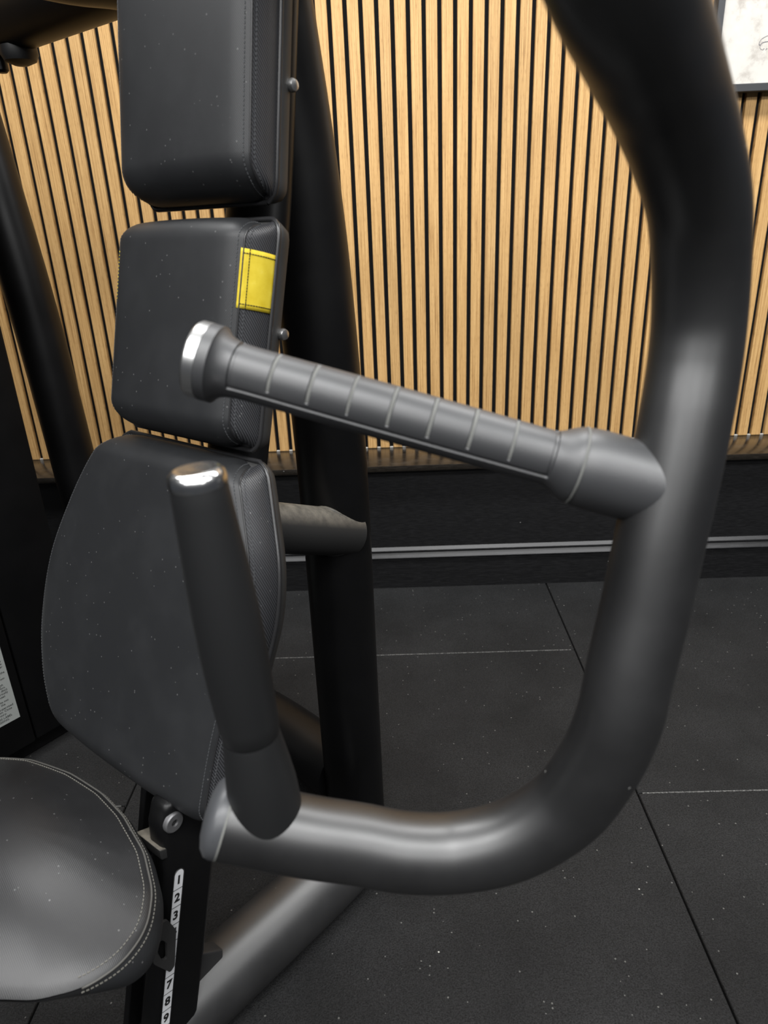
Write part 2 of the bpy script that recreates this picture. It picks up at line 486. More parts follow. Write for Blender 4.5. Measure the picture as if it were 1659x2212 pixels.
stroke([dp(1652.5, 111), dp(1654, 108.5), dp(1655.5, 108.5)], 0.0012)
stroke([dp(1658.5, 111), dp(1660, 108.5), dp(1662, 108.5)], 0.0012)

# ================================================================== THE MACHINE
# local axes: x = across the machine, y = towards its back, z = up
A_M = 0.645
ORIGIN = (-0.0989, 1.0252, 0.0)
machine = empty('chest_press_machine', ORIGIN, -A_M)
tag(machine, 'black seated chest press machine with padded backrest and curved press arm', 'gym machine')
def L(s, t, z): return Vector((t, -s, z))

# frame ------------------------------------------------------------
tube('upright_column', [L(0, 0, 0.0), L(0, 0, 0.3), L(0, 0, 0.7), L(0.005, -0.006, 0.95), L(0.014, -0.014, 1.12), L(0.03, -0.025, 1.30), L(0.04, -0.03, 1.40)],
     0.054, M['frame'], machine, 8, 48)
tube('second_upright', [L(0, -0.76, 0.0), L(0, -0.765, 0.3), L(0, -0.785, 0.59), L(0, -0.811, 0.87), L(0, -0.85, 1.12), L(0, -0.90, 1.4)],
     0.047, M['frame'], machine, 8, 40)
bevel_box('base_plate', -0.04, 0.075, -0.14, -0.01, 0.0, 0.010, M['frame'], machine, 0.002, 1)
tube('rear_foot', [L(-0.0, -0.03, 0.078), L(-0.03, -0.3, 0.078), L(-0.04, -0.8, 0.078)], 0.058, M['frame'], machine, 6, 40)
tube('floor_tube', [L(0.085, 0.090, 0.052), L(0.2, 0.086, 0.052), L(0.47, 0.064, 0.052)], 0.053, M['foot'], machine, 6, 48)
tube('overhead_crossbar', [L(0.0, 0.36, 1.388), L(0, -0.3, 1.388), L(0, -0.95, 1.388)], 0.05, M['frame'], machine, 6, 40)
o = tube('overhead_bar', [L(-0.02, -0.275, 1.372), L(0.06, -0.275, 1.372), L(0.14, -0.275, 1.366), L(0.24, -0.285, 1.372), L(0.36, -0.30, 1.40), L(0.42, -0.36, 1.42)], 0.05, M['frame'], machine, 8, 40)
tube('backrest_strut', [L(0.0, 0.026, 0.590), L(0.10, 0.022, 0.632), L(0.22, 0.015, 0.682)], 0.0365, M['strut'], machine, 6, 40)
# weld bead where the strut meets the column
weld = []
for k in range(33):
    th = 2 * math.pi * k / 32
    yy, zz = 0.026 + 0.029 * math.cos(th), 0.038 * math.sin(th)
    ss = math.sqrt(max(0.0, 0.056 ** 2 - yy * yy))
    weld.append(L(ss, yy, 0.590 + 0.42 * ss + zz))
tube('weld_bead', weld, 0.0035, M['strut'], machine, 0, 10)
tube('backrest_post', [L(0.225, 0, 0.60), L(0.195, 0, 0.72), L(0.150, 0, 0.88), L(0.098, 0, 1.08), L(0.05, 0, 1.35)], 0.045, M['frame'], machine, 6, 40,
     aspect=(0.7, 1.05, Vector((0, 1, 0))))
# stop bumper under the crossbar
bar_b = lathe('stop_bumper', L(-0.0, -0.665, 1.345), (0, 0, -1), [(0, 0.030), (0.012, 0.031), (0.022, 0.026), (0.028, 0.012), (0.029, 0.001)], M['grip_dark'], machine, 32)
lathe('bumper_bolt', L(0.0, -0.735, 1.345), (0, 0, -1), [(0, 0.012), (0.026, 0.012), (0.030, 0.008), (0.031, 0.001)], M['frame'], machine, 24)

# weight tower -----------------------------------------------------
tower = bevel_box('weight_stack_housing', -0.98, -0.65, -0.90, -0.280, 0.045, 1.85, M['frame'], machine, 0.006, 2)
bevel_box('rear_shroud', -0.98, -0.653, -0.278, -0.145, 0.045, 1.85, M['frame'], tower, 0.006, 2)
bevel_box('housing_base', -0.96, -0.68, -0.88, -0.165, 0.0, 0.05, M['frame'], tower, 0.003, 1)
v, f = box_vf(-0.6500, -0.6494, -0.52, -0.2985, 0.1215, 0.46)
sticker = link('instruction_label', v, f, M['label'], tower)
lines = [(0.296, 'was'), (0.2895, 'the'), (0.283, 'and'), (0.2725, 'identify'), (0.262, 'part is'), (0.2555, 'only the'), (0.249, 'manufacturer'),
         (0.2425, 'to an'), (0.236, 'and the'), (0.2295, 'This'), (0.223, 'ance from'), (0.210, 'length'), (0.2035, 'any discs.'), (0.197, 'on the disc)'),
         (0.1905, 'symmetrically'), (0.184, 'seat'), (0.173, 'ments not'), (0.1665, 'the'), (0.158, 'children unsupervised'), (0.1515, 'equipment. Close'),
         (0.145, 'injury.'), (0.1365, 'THIS LABEL'), (0.130, 'MISSING.')]
inset = [0.006, 0.006, 0.006, 0.007, 0.006, 0.006, 0.006, 0.014, 0.005, 0.015, 0.008, 0.014, 0.011, 0.009, 0.009, 0.016, 0.012, 0.02, 0.006, 0.010, 0.022, 0.013, 0.02]
RX = Matrix(((0, 0, 1, 0), (1, 0, 0, 0), (0, 1, 0, 0), (0, 0, 0, 1)))   # text x -> y, text y -> z, facing +x
for (zz, body), ins in zip(lines, inset):
    text_mesh('printed_line', body, 0.0066, M['ink'], Matrix.Translation((-0.6493, -0.2985 - ins, zz)) @ RX, sticker, 'RIGHT', 0.0001)
v, f = box_vf(-0.6494, -0.6492, -0.40, -0.304, 0.3015, 0.3023)
link('printed_rule', v, f, M['ink'], sticker)

# pads -------------------------------------------------------------
def round_poly(pts, rad, seg=8):
    n = len(pts); out = []
    for i in range(n):
        p = Vector(pts[i]); a = Vector(pts[i - 1]); b = Vector(pts[(i + 1) % n])
        r = rad[i] if hasattr(rad, '__len__') else rad
        d1 = (a - p); d2 = (b - p); l1, l2 = d1.length, d2.length
        d1.normalize(); d2.normalize()
        ang = d1.angle(d2)
        tl = min(r / math.tan(ang / 2), 0.49 * min(l1, l2)) if ang < 3.13 else 0
        if tl < 1e-5: out.append(p); continue
        p1, p2 = p + d1 * tl, p + d2 * tl
        for k in range(seg + 1):
            t = k / seg
            out.append((p1 * (1 - t) ** 2 + p * 2 * t * (1 - t) + p2 * t * t))
    return out

def resample(poly, n):
    L_ = [0]
    m = len(poly)
    for i in range(m): L_.append(L_[-1] + (poly[(i + 1) % m] - poly[i]).length)
    out = []; j = 0
    for k in range(n):
        d = L_[-1] * k / n
        while L_[j + 1] < d: j += 1
        t = (d - L_[j]) / max(1e-9, L_[j + 1] - L_[j])
        out.append(poly[j].lerp(poly[(j + 1) % m], t))
    return out

def normals2(poly):
    n = len(poly); out = []
    for i in range(n):
        t = (poly[(i + 1) % n] - poly[i - 1]).normalized()
        out.append(Vector((t.y, -t.x)))      # outward for counter-clockwise
    return out

def ring_faces(nr, n):
    f = []
    for i in range(nr - 1):
        for k in range(n):
            k2 = (k + 1) % n
            f.append((i * n + k, i * n + k2, (i + 1) * n + k2, (i + 1) * n + k))
    return f

def make_pad(name, outline, origin, tau, side_d=0.045, shell_d=0.028, n=160, dome=0.009, matrix=None,
             vinyl='vinyl', thread='thread', sag=None, seam_in=0.007, roll=0.018, label=None, shell=True):
    poly = resample(outline, n)
    nrm = normals2(poly)
    c2 = Vector((sum(p.x for p in poly) / n, sum(p.y for p in poly) / n))
    def ring(off, h, k=None):
        out = []
        for p, q in zip(poly, nrm):
            a = p - q * off
            if k is not None: a = c2 + (a - c2) * k
            z = h + (sag(a.x, a.y) if sag else 0)
            out.append(Vector((a.x, a.y, z)))
        return out
    if matrix is None:
        U = Vector((0, math.sin(tau), math.cos(tau))); Nn = Vector((0, -math.cos(tau), math.sin(tau)))
        matrix = Matrix(((1, U.x, Nn.x, origin.x), (0, U.y, Nn.y, origin.y), (0, U.z, Nn.z, origin.z), (0, 0, 0, 1)))
    # front cushion cover
    rings = [ring(seam_in, -0.004), ring(seam_in + 0.003, -0.0012), ring(seam_in + 0.008, 0.0012), ring(seam_in + roll, dome * 0.4)]
    last = seam_in + roll
    for k, hh in ((0.85, 0.6), (0.7, 0.75), (0.5, 0.9), (0.3, 0.97), (0.12, 1.0)):
        rings.append(ring(last, dome * hh, k))
    verts = [p for r in rings for p in r]; faces = ring_faces(len(rings), n)
    cz = dome + (sag(c2.x, c2.y) if sag else 0)
    verts.append(Vector((c2.x, c2.y, cz))); ci = len(verts) - 1; b0 = (len(rings) - 1) * n
    for k in range(n): faces.append((b0 + k, b0 + (k + 1) % n, ci))
    pad = link(name, verts, faces, M[vinyl], machine, True, 60)
    pad.matrix_local = matrix
    # ribbed side
    def side_ring(t):
        off = seam_in * t ** 2.0 - 0.004 * math.sin(math.pi * t)
        return ring(off, -side_d + (side_d - 0.004) * t)
    sr_ = [side_ring(t) for t in (0, 0.12, 0.3, 0.5, 0.7, 0.85, 0.95, 1.0)]
    v_ = [p for r in sr_ for p in r]
    link('side_panel', v_, ring_faces(len(sr_), n), M['vinyl_rib'], pad, True, 60)
    # piping
    pr = ring(-0.002, -side_d)
    v_, f_ = sweep(pr + [pr[0]], 0.0026, 10, cap=False)
    link('piping', v_, f_, M['piping'], pad, True)
    if shell:
        sh = [ring(0.0, -side_d + 0.001), ring(-0.004, -side_d - 0.003), ring(-0.004, -side_d - shell_d * 0.5), ring(0.004, -side_d - shell_d * 0.85), ring(0.016, -side_d - shell_d), ring(0.03, -side_d - shell_d, 0.5)]
        v_ = [p for r in sh for p in r]; f_ = ring_faces(len(sh), n)
        f_.append(tuple((len(sh) - 1) * n + k for k in range(n)))
        link('backing_shell', v_, f_, M['shell'], pad, True, 50)
    # stitching: short thread dashes on both sides of the seam
    vs, fs = [], []
    def dashes(rg, step, size, lift):
        m = len(rg); acc = 0.0; nxt = 0.0
        for k in range(m):
            a, b = rg[k], rg[(k + 1) % m]; seg_l = (b - a).length
            while nxt < acc + seg_l:
                p = a.lerp(b, (nxt - acc) / seg_l); t = (b - a).normalized()
                q = Vector((t.y, -t.x, 0)).normalized(); z = t.cross(q)
                if z.z < 0: z = -z
                base = len(vs)
                for dz in (-size[1], size[1]):
                    for dq in (-size[1], size[1]):
                        for dt in (-size[0], size[0]):
                            vs.append(p + t * dt + q * (dq + lift[0]) + z * (dz + lift[1]))
                fs.extend([tuple(base + x for x in fc) for fc in [(0, 2, 3, 1), (4, 5, 7, 6), (0, 1, 5, 4), (2, 6, 7, 3), (0, 4, 6, 2), (1, 3, 7, 5)]])
                nxt += step
            acc += seg_l
    dashes(ring(seam_in + 0.0055, 0.0004), 0.0042, (0.0013, 0.00045), (0, 0))
    dashes(side_ring(0.86), 0.0042, (0.0013, 0.00045), (0.0004, 0))
    tag(link('stitching', vs, fs, M[thread], pad), kind='stuff')
    pad['_'] = 0; del pad['_']
    return pad, ring, side_ring, poly, nrm


def ccw(pts):
    a = sum(pts[i - 1][0] * pts[i][1] - pts[i][0] * pts[i - 1][1] for i in range(len(pts)))
    return pts if a > 0 else pts[::-1]
def smooth_poly(pts, rad):
    return round_poly([Vector(p) for p in ccw(pts)], rad, 6)

def interp(tab, x):
    if x <= tab[0][0]: return tab[0][1]
    n_ = len(tab)
    for i_ in range(n_ - 1):
        (a, fa), (b, fb) = tab[i_], tab[i_ + 1]
        if x <= b:                                   # smooth cubic between the table rows
            t = (x - a) / (b - a); h_ = b - a
            ma = (fb - tab[i_ - 1][1]) / (b - tab[i_ - 1][0]) if i_ > 0 else (fb - fa) / h_
            mb = (tab[i_ + 2][1] - fa) / (tab[i_ + 2][0] - a) if i_ + 2 < n_ else (fb - fa) / h_
            return ((2 * t ** 3 - 3 * t * t + 1) * fa + (t ** 3 - 2 * t * t + t) * h_ * ma
                    + (3 * t * t - 2 * t ** 3) * fb + (t ** 3 - t * t) * h_ * mb)
    return tab[-1][1]

def dash_mesh(lines, step, size):
    """short thread dashes along 3D polylines given as lists of (point, outward)"""
    vs, fs = [], []
    for line in lines:
        acc, nxt = 0.0, 0.0
        for (a, na), (b, nb) in zip(line, line[1:]):
            seg_l = (b - a).length
            if seg_l < 1e-9: continue
            t = (b - a) / seg_l; q = na.cross(t).normalized(); z = t.cross(q).normalized()
            while nxt < acc + seg_l:
                p = a.lerp(b, (nxt - acc) / seg_l); base = len(vs)
                for dz in (-size[1], size[1]):
                    for dq in (-size[1], size[1]):
                        for dt in (-size[0], size[0]): vs.append(p + t * dt + q * dq + z * dz)
                fs.extend([tuple(base + x for x in fc) for fc in [(0, 2, 3, 1), (4, 5, 7, 6), (0, 1, 5, 4), (2, 6, 7, 3), (0, 4, 6, 2), (1, 3, 7, 5)]])
                nxt += step
            acc += seg_l
    return vs, fs

def back_pad(name, origin, tau, hwl, hwr, v0, v1, rb, rt_, D=0.045, flare=0.004, shell_d=0.028, crown=0.006, rc=0.02, thread='thread'):
    """padded board: cover rolled over the top and bottom, flat ribbed panels on both sides.
    hwl / hwr: tables of (v, half width) left and right"""
    U = Vector((0, math.sin(tau), math.cos(tau))); Nn = Vector((0, -math.cos(tau), math.sin(tau)))
    mtx = Matrix(((1, U.x, Nn.x, origin.x), (0, U.y, Nn.y, origin.y), (0, U.z, Nn.z, origin.z), (0, 0, 0, 1)))
    def hw(v, side):
        w_ = interp(hwr if side > 0 else hwl, v)
        e = min(v - v0, v1 - v)
        if e < rc:
            k = (rc - max(e, 0)) / rc
            w_ -= rc * 0.55 * (1 - math.sqrt(max(0.0, 1 - k * k)))
        return w_
    # profile in (v, h) with inward offset helper
    prof = []
    nb = 14
    for k in range(nb + 1):                       # bottom roll, from the base up to the face
        th = math.pi / 2 * k / nb
        prof.append((v0 + rb * (1 - math.sin(th)), -D + D * math.sin(th) if False else -D * (1 - math.sin(th)), th, 'b'))
    prof = []
    for k in range(nb + 1):
        th = math.pi / 2 * k / nb
        prof.append((v0 + rb * (1 - math.cos(th)), -D + D * math.sin(th), -math.cos(th), math.sin(th)))
    nm = 40
    for k in range(1, nm):
        t = k / nm
        prof.append((v0 + rb + (v1 - rt_ - v0 - rb) * t, 0.0, 0.0, 1.0))
    for k in range(nb + 1):
        th = math.pi / 2 * (1 - k / nb)
        prof.append((v1 - rt_ * (1 - math.cos(th)), -D + D * math.sin(th), math.cos(th), math.sin(th)))
    npf = len(prof)
    def P(j, x_frac, inset=0.0, lift=0.0):
        v, h, nv, nh = prof[j]
        x = hw(v, 1) * x_frac if x_frac >= 0 else hw(v, -1) * x_frac
        a = abs(x_frac); we = hw(v, x_frac)
        d_edge = (1 - a) * we
        edge = 0.0075 * max(0.0, 1 - d_edge / 0.024) ** 2.2      # rounded fall-off to the seam
        cr_ = crown * (1 - a ** 2.5) * min(1.0, (h + D) / D)
        off = cr_ - edge - inset + lift
        return Vector((x, v + nv * off, h + nh * off))
    fr = [-1, -0.985, -0.965, -0.94, -0.91, -0.87, -0.8, -0.68, -0.5, -0.3, -0.1, 0.1, 0.3, 0.5, 0.68, 0.8, 0.87, 0.91, 0.94, 0.965, 0.985, 1]
    verts = [P(j, x) for j in range(npf) for x in fr]
    nx = len(fr)
    faces = [(j * nx + k, j * nx + k + 1, (j + 1) * nx + k + 1, (j + 1) * nx + k) for j in range(npf - 1) for k in range(nx - 1)]
    pad = link(name, verts, faces, M['vinyl'], machine, True)
    pad.matrix_local = mtx
    # base outline
    def base_x(v, side): return (hw(v, side) + flare) * side
    vs_s = [v0 + (v1 - v0) * k / 60 for k in range(61)]
    def side_pt(j, side, t, lift=0.0):
        a = P(j, side); v = prof[j][0]
        b = Vector((base_x(v, side), v, -D))
        p = a.lerp(b, t)
        p.x += side * (0.004 * math.sin(math.pi * t) * min(1.0, (a.z + D) / (0.5 * D)) + lift)
        return p
    rows = [0, 0.06, 0.15, 0.3, 0.5, 0.7, 0.85, 1.0]
    for side in (1, -1):
        verts = [side_pt(j, side, t) for t in rows for j in range(npf)]
        faces = [(r * npf + j, r * npf + j + 1, (r + 1) * npf + j + 1, (r + 1) * npf + j) for r in range(len(rows) - 1) for j in range(npf - 1)]
        link('side_panel', verts, faces, M['vinyl_rib'], pad, True)
        # seam cord
        path = [P(j, side) + Vector((side * 0.0003, 0, 0)) for j in range(npf)]
        v_, f_ = sweep(path, 0.0011, 8)
        link('seam_cord', v_, f_, M['piping'], pad, True)
    loop = [Vector((base_x(v, 1), v, -D)) for v in vs_s] + [Vector((base_x(v, -1), v, -D)) for v in vs_s[::-1]]
    loop2 = resample([Vector((p.x, p.y)) for p in loop], 200)
    nrm = normals2(loop2)
    c2 = Vector((sum(p.x for p in loop2) / 200, sum(p.y for p in loop2) / 200))
    pr = [Vector((p.x + q.x * 0.001, p.y + q.y * 0.001, -D)) for p, q in zip(loop2, nrm)]
    v_, f_ = sweep(pr + [pr[0]], 0.0028, 10, cap=False)
    link('piping', v_, f_, M['piping'], pad, True)
    def rg(off, h, k=1.0):
        out = []
        for p, q in zip(loop2, nrm):
            a = p - q * off; a = c2 + (a - c2) * k
            out.append(Vector((a.x, a.y, h)))
        return out
    sh = [rg(0.004, -D + 0.002), rg(-0.0005, -D - 0.002), rg(-0.001, -D - shell_d * 0.3), rg(0.004, -D - shell_d * 0.75), rg(0.011, -D - shell_d * 0.95), rg(0.018, -D - shell_d), rg(0.018, -D - shell_d, 0.5)]
    v_ = [p for r in sh for p in r]; f_ = ring_faces(len(sh), 200)
    f_.append(tuple((len(sh) - 1) * 200 + k for k in range(200)))
    f_.append(tuple(range(200)))
    link('backing_shell', v_, f_, M['shell'], pad, True, 50)
    # stitches along both side seams
    lines = []
    for side in (1, -1):
        w_ = 0.108
        l1 = [(P(j, side * (1 - 0.0052 / hw(prof[j][0], side)), 0, 0.0003), Vector((0, prof[j][2], prof[j][3]))) for j in range(npf)]
        l2 = [(side_pt(j, side, 0.13, 0.0003), Vector((side, 0, 0))) for j in range(npf)]
        lines += [l1, l2]
    v_, f_ = dash_mesh(lines, 0.0042, (0.0013, 0.00042))
    tag(link('stitching', v_, f_, M[thread], pad), kind='stuff')
    return pad, prof, P, side_pt

def pad_bolt(pad, x, y, z):
    lathe('shell_bolt', (x - 0.004, y, z), (1, 0, 0), [(0, 0.006), (0.006, 0.0068), (0.009, 0.0055), (0.010, 0.002)], M['chrome_soft'], pad, 20)

W1 = [(-1, 0.110), (1, 0.110)]
top_pad, *_r = back_pad('backrest_pad', L(0.2265, 0.0, 1.06), 0.17, W1, W1, 0.014, 0.43, 0.040, 0.045, 0.045, 0.0)
top_pad['label'] = 'tall upper backrest pad'
pad_bolt(top_pad, 0.108, 0.130, -0.066)
WL, WR = [(-1, 0.112), (1, 0.112)], [(-1, 0.109), (1, 0.109)]
mid_pad, m_prof, m_P, m_side = back_pad('backrest_pad', L(0.258, -0.002, 0.945), 0.27, WL, WR, -0.130, 0.119, 0.034, 0.028, 0.045, 0.010)
mid_pad['label'] = 'square middle backrest pad with yellow side tags'
pad_bolt(mid_pad, 0.118, 0.002, -0.066)
# yellow tags sewn over both side panels of the middle pad
for sgn in (1, -1):
    idx = [k for k, p in enumerate(m_prof) if 0.020 < p[0] < 0.084 and p[1] > -0.02]
    rows = [-0.1, 0.0, 0.06, 0.15, 0.3, 0.5, 0.7, 0.85, 0.97]
    vv = []
    for t in rows:
        for k in idx:
            vv.append(m_P(k, sgn * 0.985, 0, 0.0011) if t < 0 else m_side(k, sgn, t, 0.0014))
    m_ = len(idx)
    ff = [(i * m_ + k, i * m_ + k + 1, (i + 1) * m_ + k + 1, (i + 1) * m_ + k) for i in range(len(rows) - 1) for k in range(m_ - 1)]
    yt = link('yellow_tag', vv, ff, M['yellow'], mid_pad, True)
    md = yt.modifiers.new('thick', 'SOLIDIFY'); md.thickness = 0.0008; md.offset = -1
    if sgn == 1: yt['label'] = 'yellow stitched fabric tag'
    n3 = Vector((sgn, 0, 0))
    lines = [[(m_side(k, sgn, 0.13, 0.0018), n3) for k in idx],
             [(m_side(idx[1], sgn, t, 0.0018), n3) for t in rows[1:]], [(m_side(idx[-2], sgn, t, 0.0018), n3) for t in rows[1:]]]
    v_, f_ = dash_mesh(lines, 0.0030, (0.0011, 0.00035))
    tag(link('tag_stitching', v_, f_, M['ink'], mid_pad), kind='stuff')
LL = [(-0.360, 0.140), (-0.345, 0.168), (-0.322, 0.190), (-0.285, 0.213), (-0.22, 0.231), (-0.125, 0.229), (-0.04, 0.199), (0.025, 0.164), (0.072, 0.126)]
LR = [(-0.335, 0.149), (-0.27, 0.150), (-0.22, 0.154), (-0.16, 0.163), (-0.10, 0.168), (-0.046, 0.160), (0.012, 0.138), (0.072, 0.112)]
low_pad, *_r = back_pad('lumbar_pad', L(0.31, 0.0, 0.745), 0.35, LL, LR, -0.360, 0.067, 0.034, 0.030, 0.042, 0.011, 0.022, 0.008, 0.016)
low_pad['label'] = 'wide lower lumbar pad'

# seat -------------------------------------------------------------
half = [(0.0, 0.452), (0.05, 0.456), (0.11, 0.470), (0.155, 0.492), (0.184, 0.521), (0.194, 0.56), (0.186, 0.60), (0.160, 0.635), (0.115, 0.668), (0.06, 0.69), (0.0, 0.70)]
pts = [(t, -s) for t, s in half] + [(-t * 1.29, -s) for t, s in half[-2:0:-1]]
seat_poly = resample(smooth_poly(pts, 0.08), 180)
seat_n = normals2(seat_poly)
sc2 = Vector((-0.028, -0.565))
def seat_ring(off, h, k=None, t=None):
    out = []
    for p, q in zip(seat_poly, seat_n):
        front = smoothstep(-p.y, 0.53, 0.65)
        o_ = off
        if t is not None: o_ = (1 - front) * off + front * (0.005 + 0.040 * (1 - t) ** 1.6)
        a = p - q * o_
        if k is not None: a = sc2 + (a - sc2) * k
        z = h - 0.62 * (a.x + 0.03) ** 2 - 1.5 * max(0.0, -a.y - 0.58) ** 2
        out.append(Vector((a.x, a.y, z)))
    return out
def smoothstep(x, lo, hi):
    t = min(1, max(0, (x - lo) / (hi - lo))); return t * t * (3 - 2 * t)
rings = [seat_ring(0.006, -0.003), seat_ring(0.009, -0.0006), seat_ring(0.015, 0.002), seat_ring(0.028, 0.006)]
for k, hh in ((0.85, 0.012), (0.7, 0.017), (0.5, 0.022), (0.3, 0.025), (0.12, 0.026)): rings.append(seat_ring(0.028, hh, k))
verts = [p for r in rings for p in r]; faces = ring_faces(len(rings), 180)
verts.append(Vector((sc2.x, sc2.y, 0.0265))); b0 = (len(rings) - 1) * 180
for k in range(180): faces.append((b0 + k, b0 + (k + 1) % 180, len(verts) - 1))
seat = link('seat_cushion', verts, faces, M['seat_vinyl'], machine, True)
seat.location = (0, 0, 0.411)
seat['label'] = 'rounded black vinyl seat cushion'
SD = 0.040
def seat_side(t):           # t = 1 at the seam, 0 at the underside
    return seat_ring(0.006 * t * t - 0.004 * math.sin(math.pi * t), -SD + (SD - 0.003) * t, None, t)
sr_ = [seat_side(t) for t in (0, 0.15, 0.35, 0.55, 0.75, 0.9, 1.0)]
back_f, front_f = [], []
for fc in ring_faces(len(sr_), 180):
    k = fc[0] % 180
    (front_f if -seat_poly[k].y > 0.598 else back_f).append(fc)
vv = [p for r in sr_ for p in r]
link('side_panel', vv, back_f, M['vinyl'], seat, True)
link('front_roll', vv, front_f, M['seat_vinyl'], seat, True)
sh = [sr_[0], seat_ring(0.02, -SD - 0.008, None, 0.0), seat_ring(0.05, -SD - 0.012, 0.9)]
vv = [p for r in sh for p in r]; ff = ring_faces(3, 180); ff.append(tuple(360 + k for k in range(180)))
link('seat_pan', vv, ff, M['shell'], seat, True, 50)
rear = [k for k in range(180) if -seat_poly[k].y < 0.60]
start = next(k for k in range(180) if k in rear and (k - 1) % 180 not in rear)
rear = [(start + k) % 180 for k in range(len(rear))]
upv = Vector((0, 0, 1))
r1, r2, r3 = seat_ring(0.0125, 0.0018), seat_side(0.86), seat_side(0.995)
v_, f_ = dash_mesh([[(r1[k], upv) for k in rear], [(r2[k] + Vector((seat_n[k].x, seat_n[k].y, 0)) * 0.0004, Vector((seat_n[k].x, seat_n[k].y, 0.2))) for k in rear]], 0.0042, (0.0014, 0.00045))
tag(link('stitching', v_, f_, M['thread_pale'], seat), kind='stuff')
v_, f_ = sweep([r3[k] + Vector((seat_n[k].x, seat_n[k].y, 0)) * 0.0004 for k in rear], 0.0012, 8)
link('seam_cord', v_, f_, M['cord'], seat, True)

# seat post: two side plates forming a channel ----------------------
def post_mat(s, t, z, tilt=0.275):
    return Matrix.Translation(L(s, t, z)) @ Matrix.Rotation(-tilt, 4, 'X')
PM = post_mat(0.465, 0.0, 0.23, 0.281)
def plate(name, pts, t0, t1, mat, parent, bev=0.004):
    """flat plate: outline in (s, z), thickness from t0 to t1"""
    bm = bmesh.new()
    a = [bm.verts.new(L(s_, t0, z_)) for s_, z_ in pts]; b = [bm.verts.new(L(s_, t1, z_)) for s_, z_ in pts]
    n_ = len(pts)
    bm.faces.new(a); bm.faces.new(b)
    for k in range(n_): bm.faces.new((a[k], a[(k + 1) % n_], b[(k + 1) % n_], b[k]))
    bmesh.ops.recalc_face_normals(bm, faces=bm.faces)
    if bev: bmesh.ops.bevel(bm, geom=bm.edges[:], offset=bev, segments=3, affect='EDGES', profile=0.5)
    me = bpy.data.meshes.new(name); bm.to_mesh(me); bm.free()
    for p in me.polygons: p.use_smooth = True
    me.set_sharp_from_angle(angle=math.radians(35)); me.materials.append(mat)
    o = bpy.data.objects.new(name, me); col.objects.link(o); o.parent = parent
    return o
TP = 0.105                      # outer face of the numbered plate
post = plate('seat_post', [(0.436, 0.428), (0.447, 0.400), (0.453, 0.332), (0.477, 0.237), (0.503, 0.150), (0.547, 0.0), (0.474, 0.0), (0.451, 0.075), (0.421, 0.173), (0.392, 0.274), (0.372, 0.350), (0.362, 0.400), (0.368, 0.425)], TP - 0.034, TP, M['frame'], machine, 0.009)
plate('guide_rail', [(0.375, 0.44), (0.403, 0.359), (0.475, 0.102), (0.504, 0.0), (0.46, 0.0), (0.43, 0.10), (0.365, 0.359), (0.350, 0.44)], -0.014, -0.002, M['frame'], post, 0.002)
plate('back_plate', [(0.365, 0.42), (0.378, 0.375), (0.460, 0.080), (0.482, 0.0), (0.462, 0.0), (0.44, 0.080), (0.358, 0.375), (0.345, 0.42)], -0.005, TP - 0.03, M['frame'], post, 0.0)
plate('cross_bracket', [(0.425, 0.364), (0.454, 0.376), (0.454, 0.360), (0.425, 0.348)], 0.055, TP - 0.002, M['strut'], post, 0.002)
plate('stop_plate', [(0.440, 0.350), (0.446, 0.350), (0.474, 0.27), (0.468, 0.27)], 0.0, TP - 0.034, M['trim'], post, 0.001)
def onpost(o):
    o.data.transform(PM); return o
lathe('washer_head_bolt', L(0.432, TP - 0.002, 0.403), (1, 0, 0), [(0, 0.0125), (0.0045, 0.0125), (0.006, 0.011), (0.006, 0.0045), (0.003, 0.004)], M['dull_steel'], post, 32)
lathe('hex_socket', L(0.432, TP + 0.0012, 0.403), (1, 0, 0), [(0, 0.0042), (0.0004, 0.0042)], M['ink'], post, 6)
# numbered strip
STX = 0.1050
strip_pts = []
sy, sw, z_top, z_bot = 0.0, 0.0064, 0.098, -0.125
for k in range(13):
    th = math.pi * k / 12
    strip_pts.append((sy + sw * math.cos(th), z_top + sw * math.sin(th)))
strip_pts += [(sy - sw, z_bot), (sy + sw, z_bot)]
nS = len(strip_pts)
v = [PM @ Vector((STX, y, z)) for y, z in strip_pts] + [PM @ Vector((STX + 0.0006, y, z)) for y, z in strip_pts]
f = [tuple(range(nS)), tuple(range(nS, 2 * nS))] + [(k, (k + 1) % nS, nS + (k + 1) % nS, nS + k) for k in range(nS)]
strip = link('number_strip', v, f, M['strip'], post)
strip['label'] = 'white strip numbered 1 to 9'
pitch = 0.0243
for k in range(9):
    zc = z_top - 0.0075 - pitch * k
    text_mesh('number', str(k + 1), 0.0160, M['ink'], PM @ Matrix.Translation((STX + 0.0008, sy, zc)) @ RX, strip, 'CENTER', 0.0002, 0.0005)
    vv, ff = box_vf(STX + 0.0005, STX + 0.0008, sy - sw, sy + sw, zc - pitch / 2 - 0.0004, zc - pitch / 2 + 0.0004)
    link('divider_line', [PM @ Vector(p) for p in vv], ff, M['ink'], strip)
# dark outline of the strip pocket
path = [PM @ Vector((STX + 0.0003, y, z)) for y, z in [(sy + sw + 0.001, z_bot)] + [(sy + (sw + 0.001) * math.cos(math.pi * k / 12), z_top + (sw + 0.001) * math.sin(math.pi * k / 12)) for k in range(13)] + [(sy - sw - 0.001, z_bot)]]
v, f = sweep(path, 0.0007, 6)
link('strip_edge', v, f, M['ink'], strip, True)
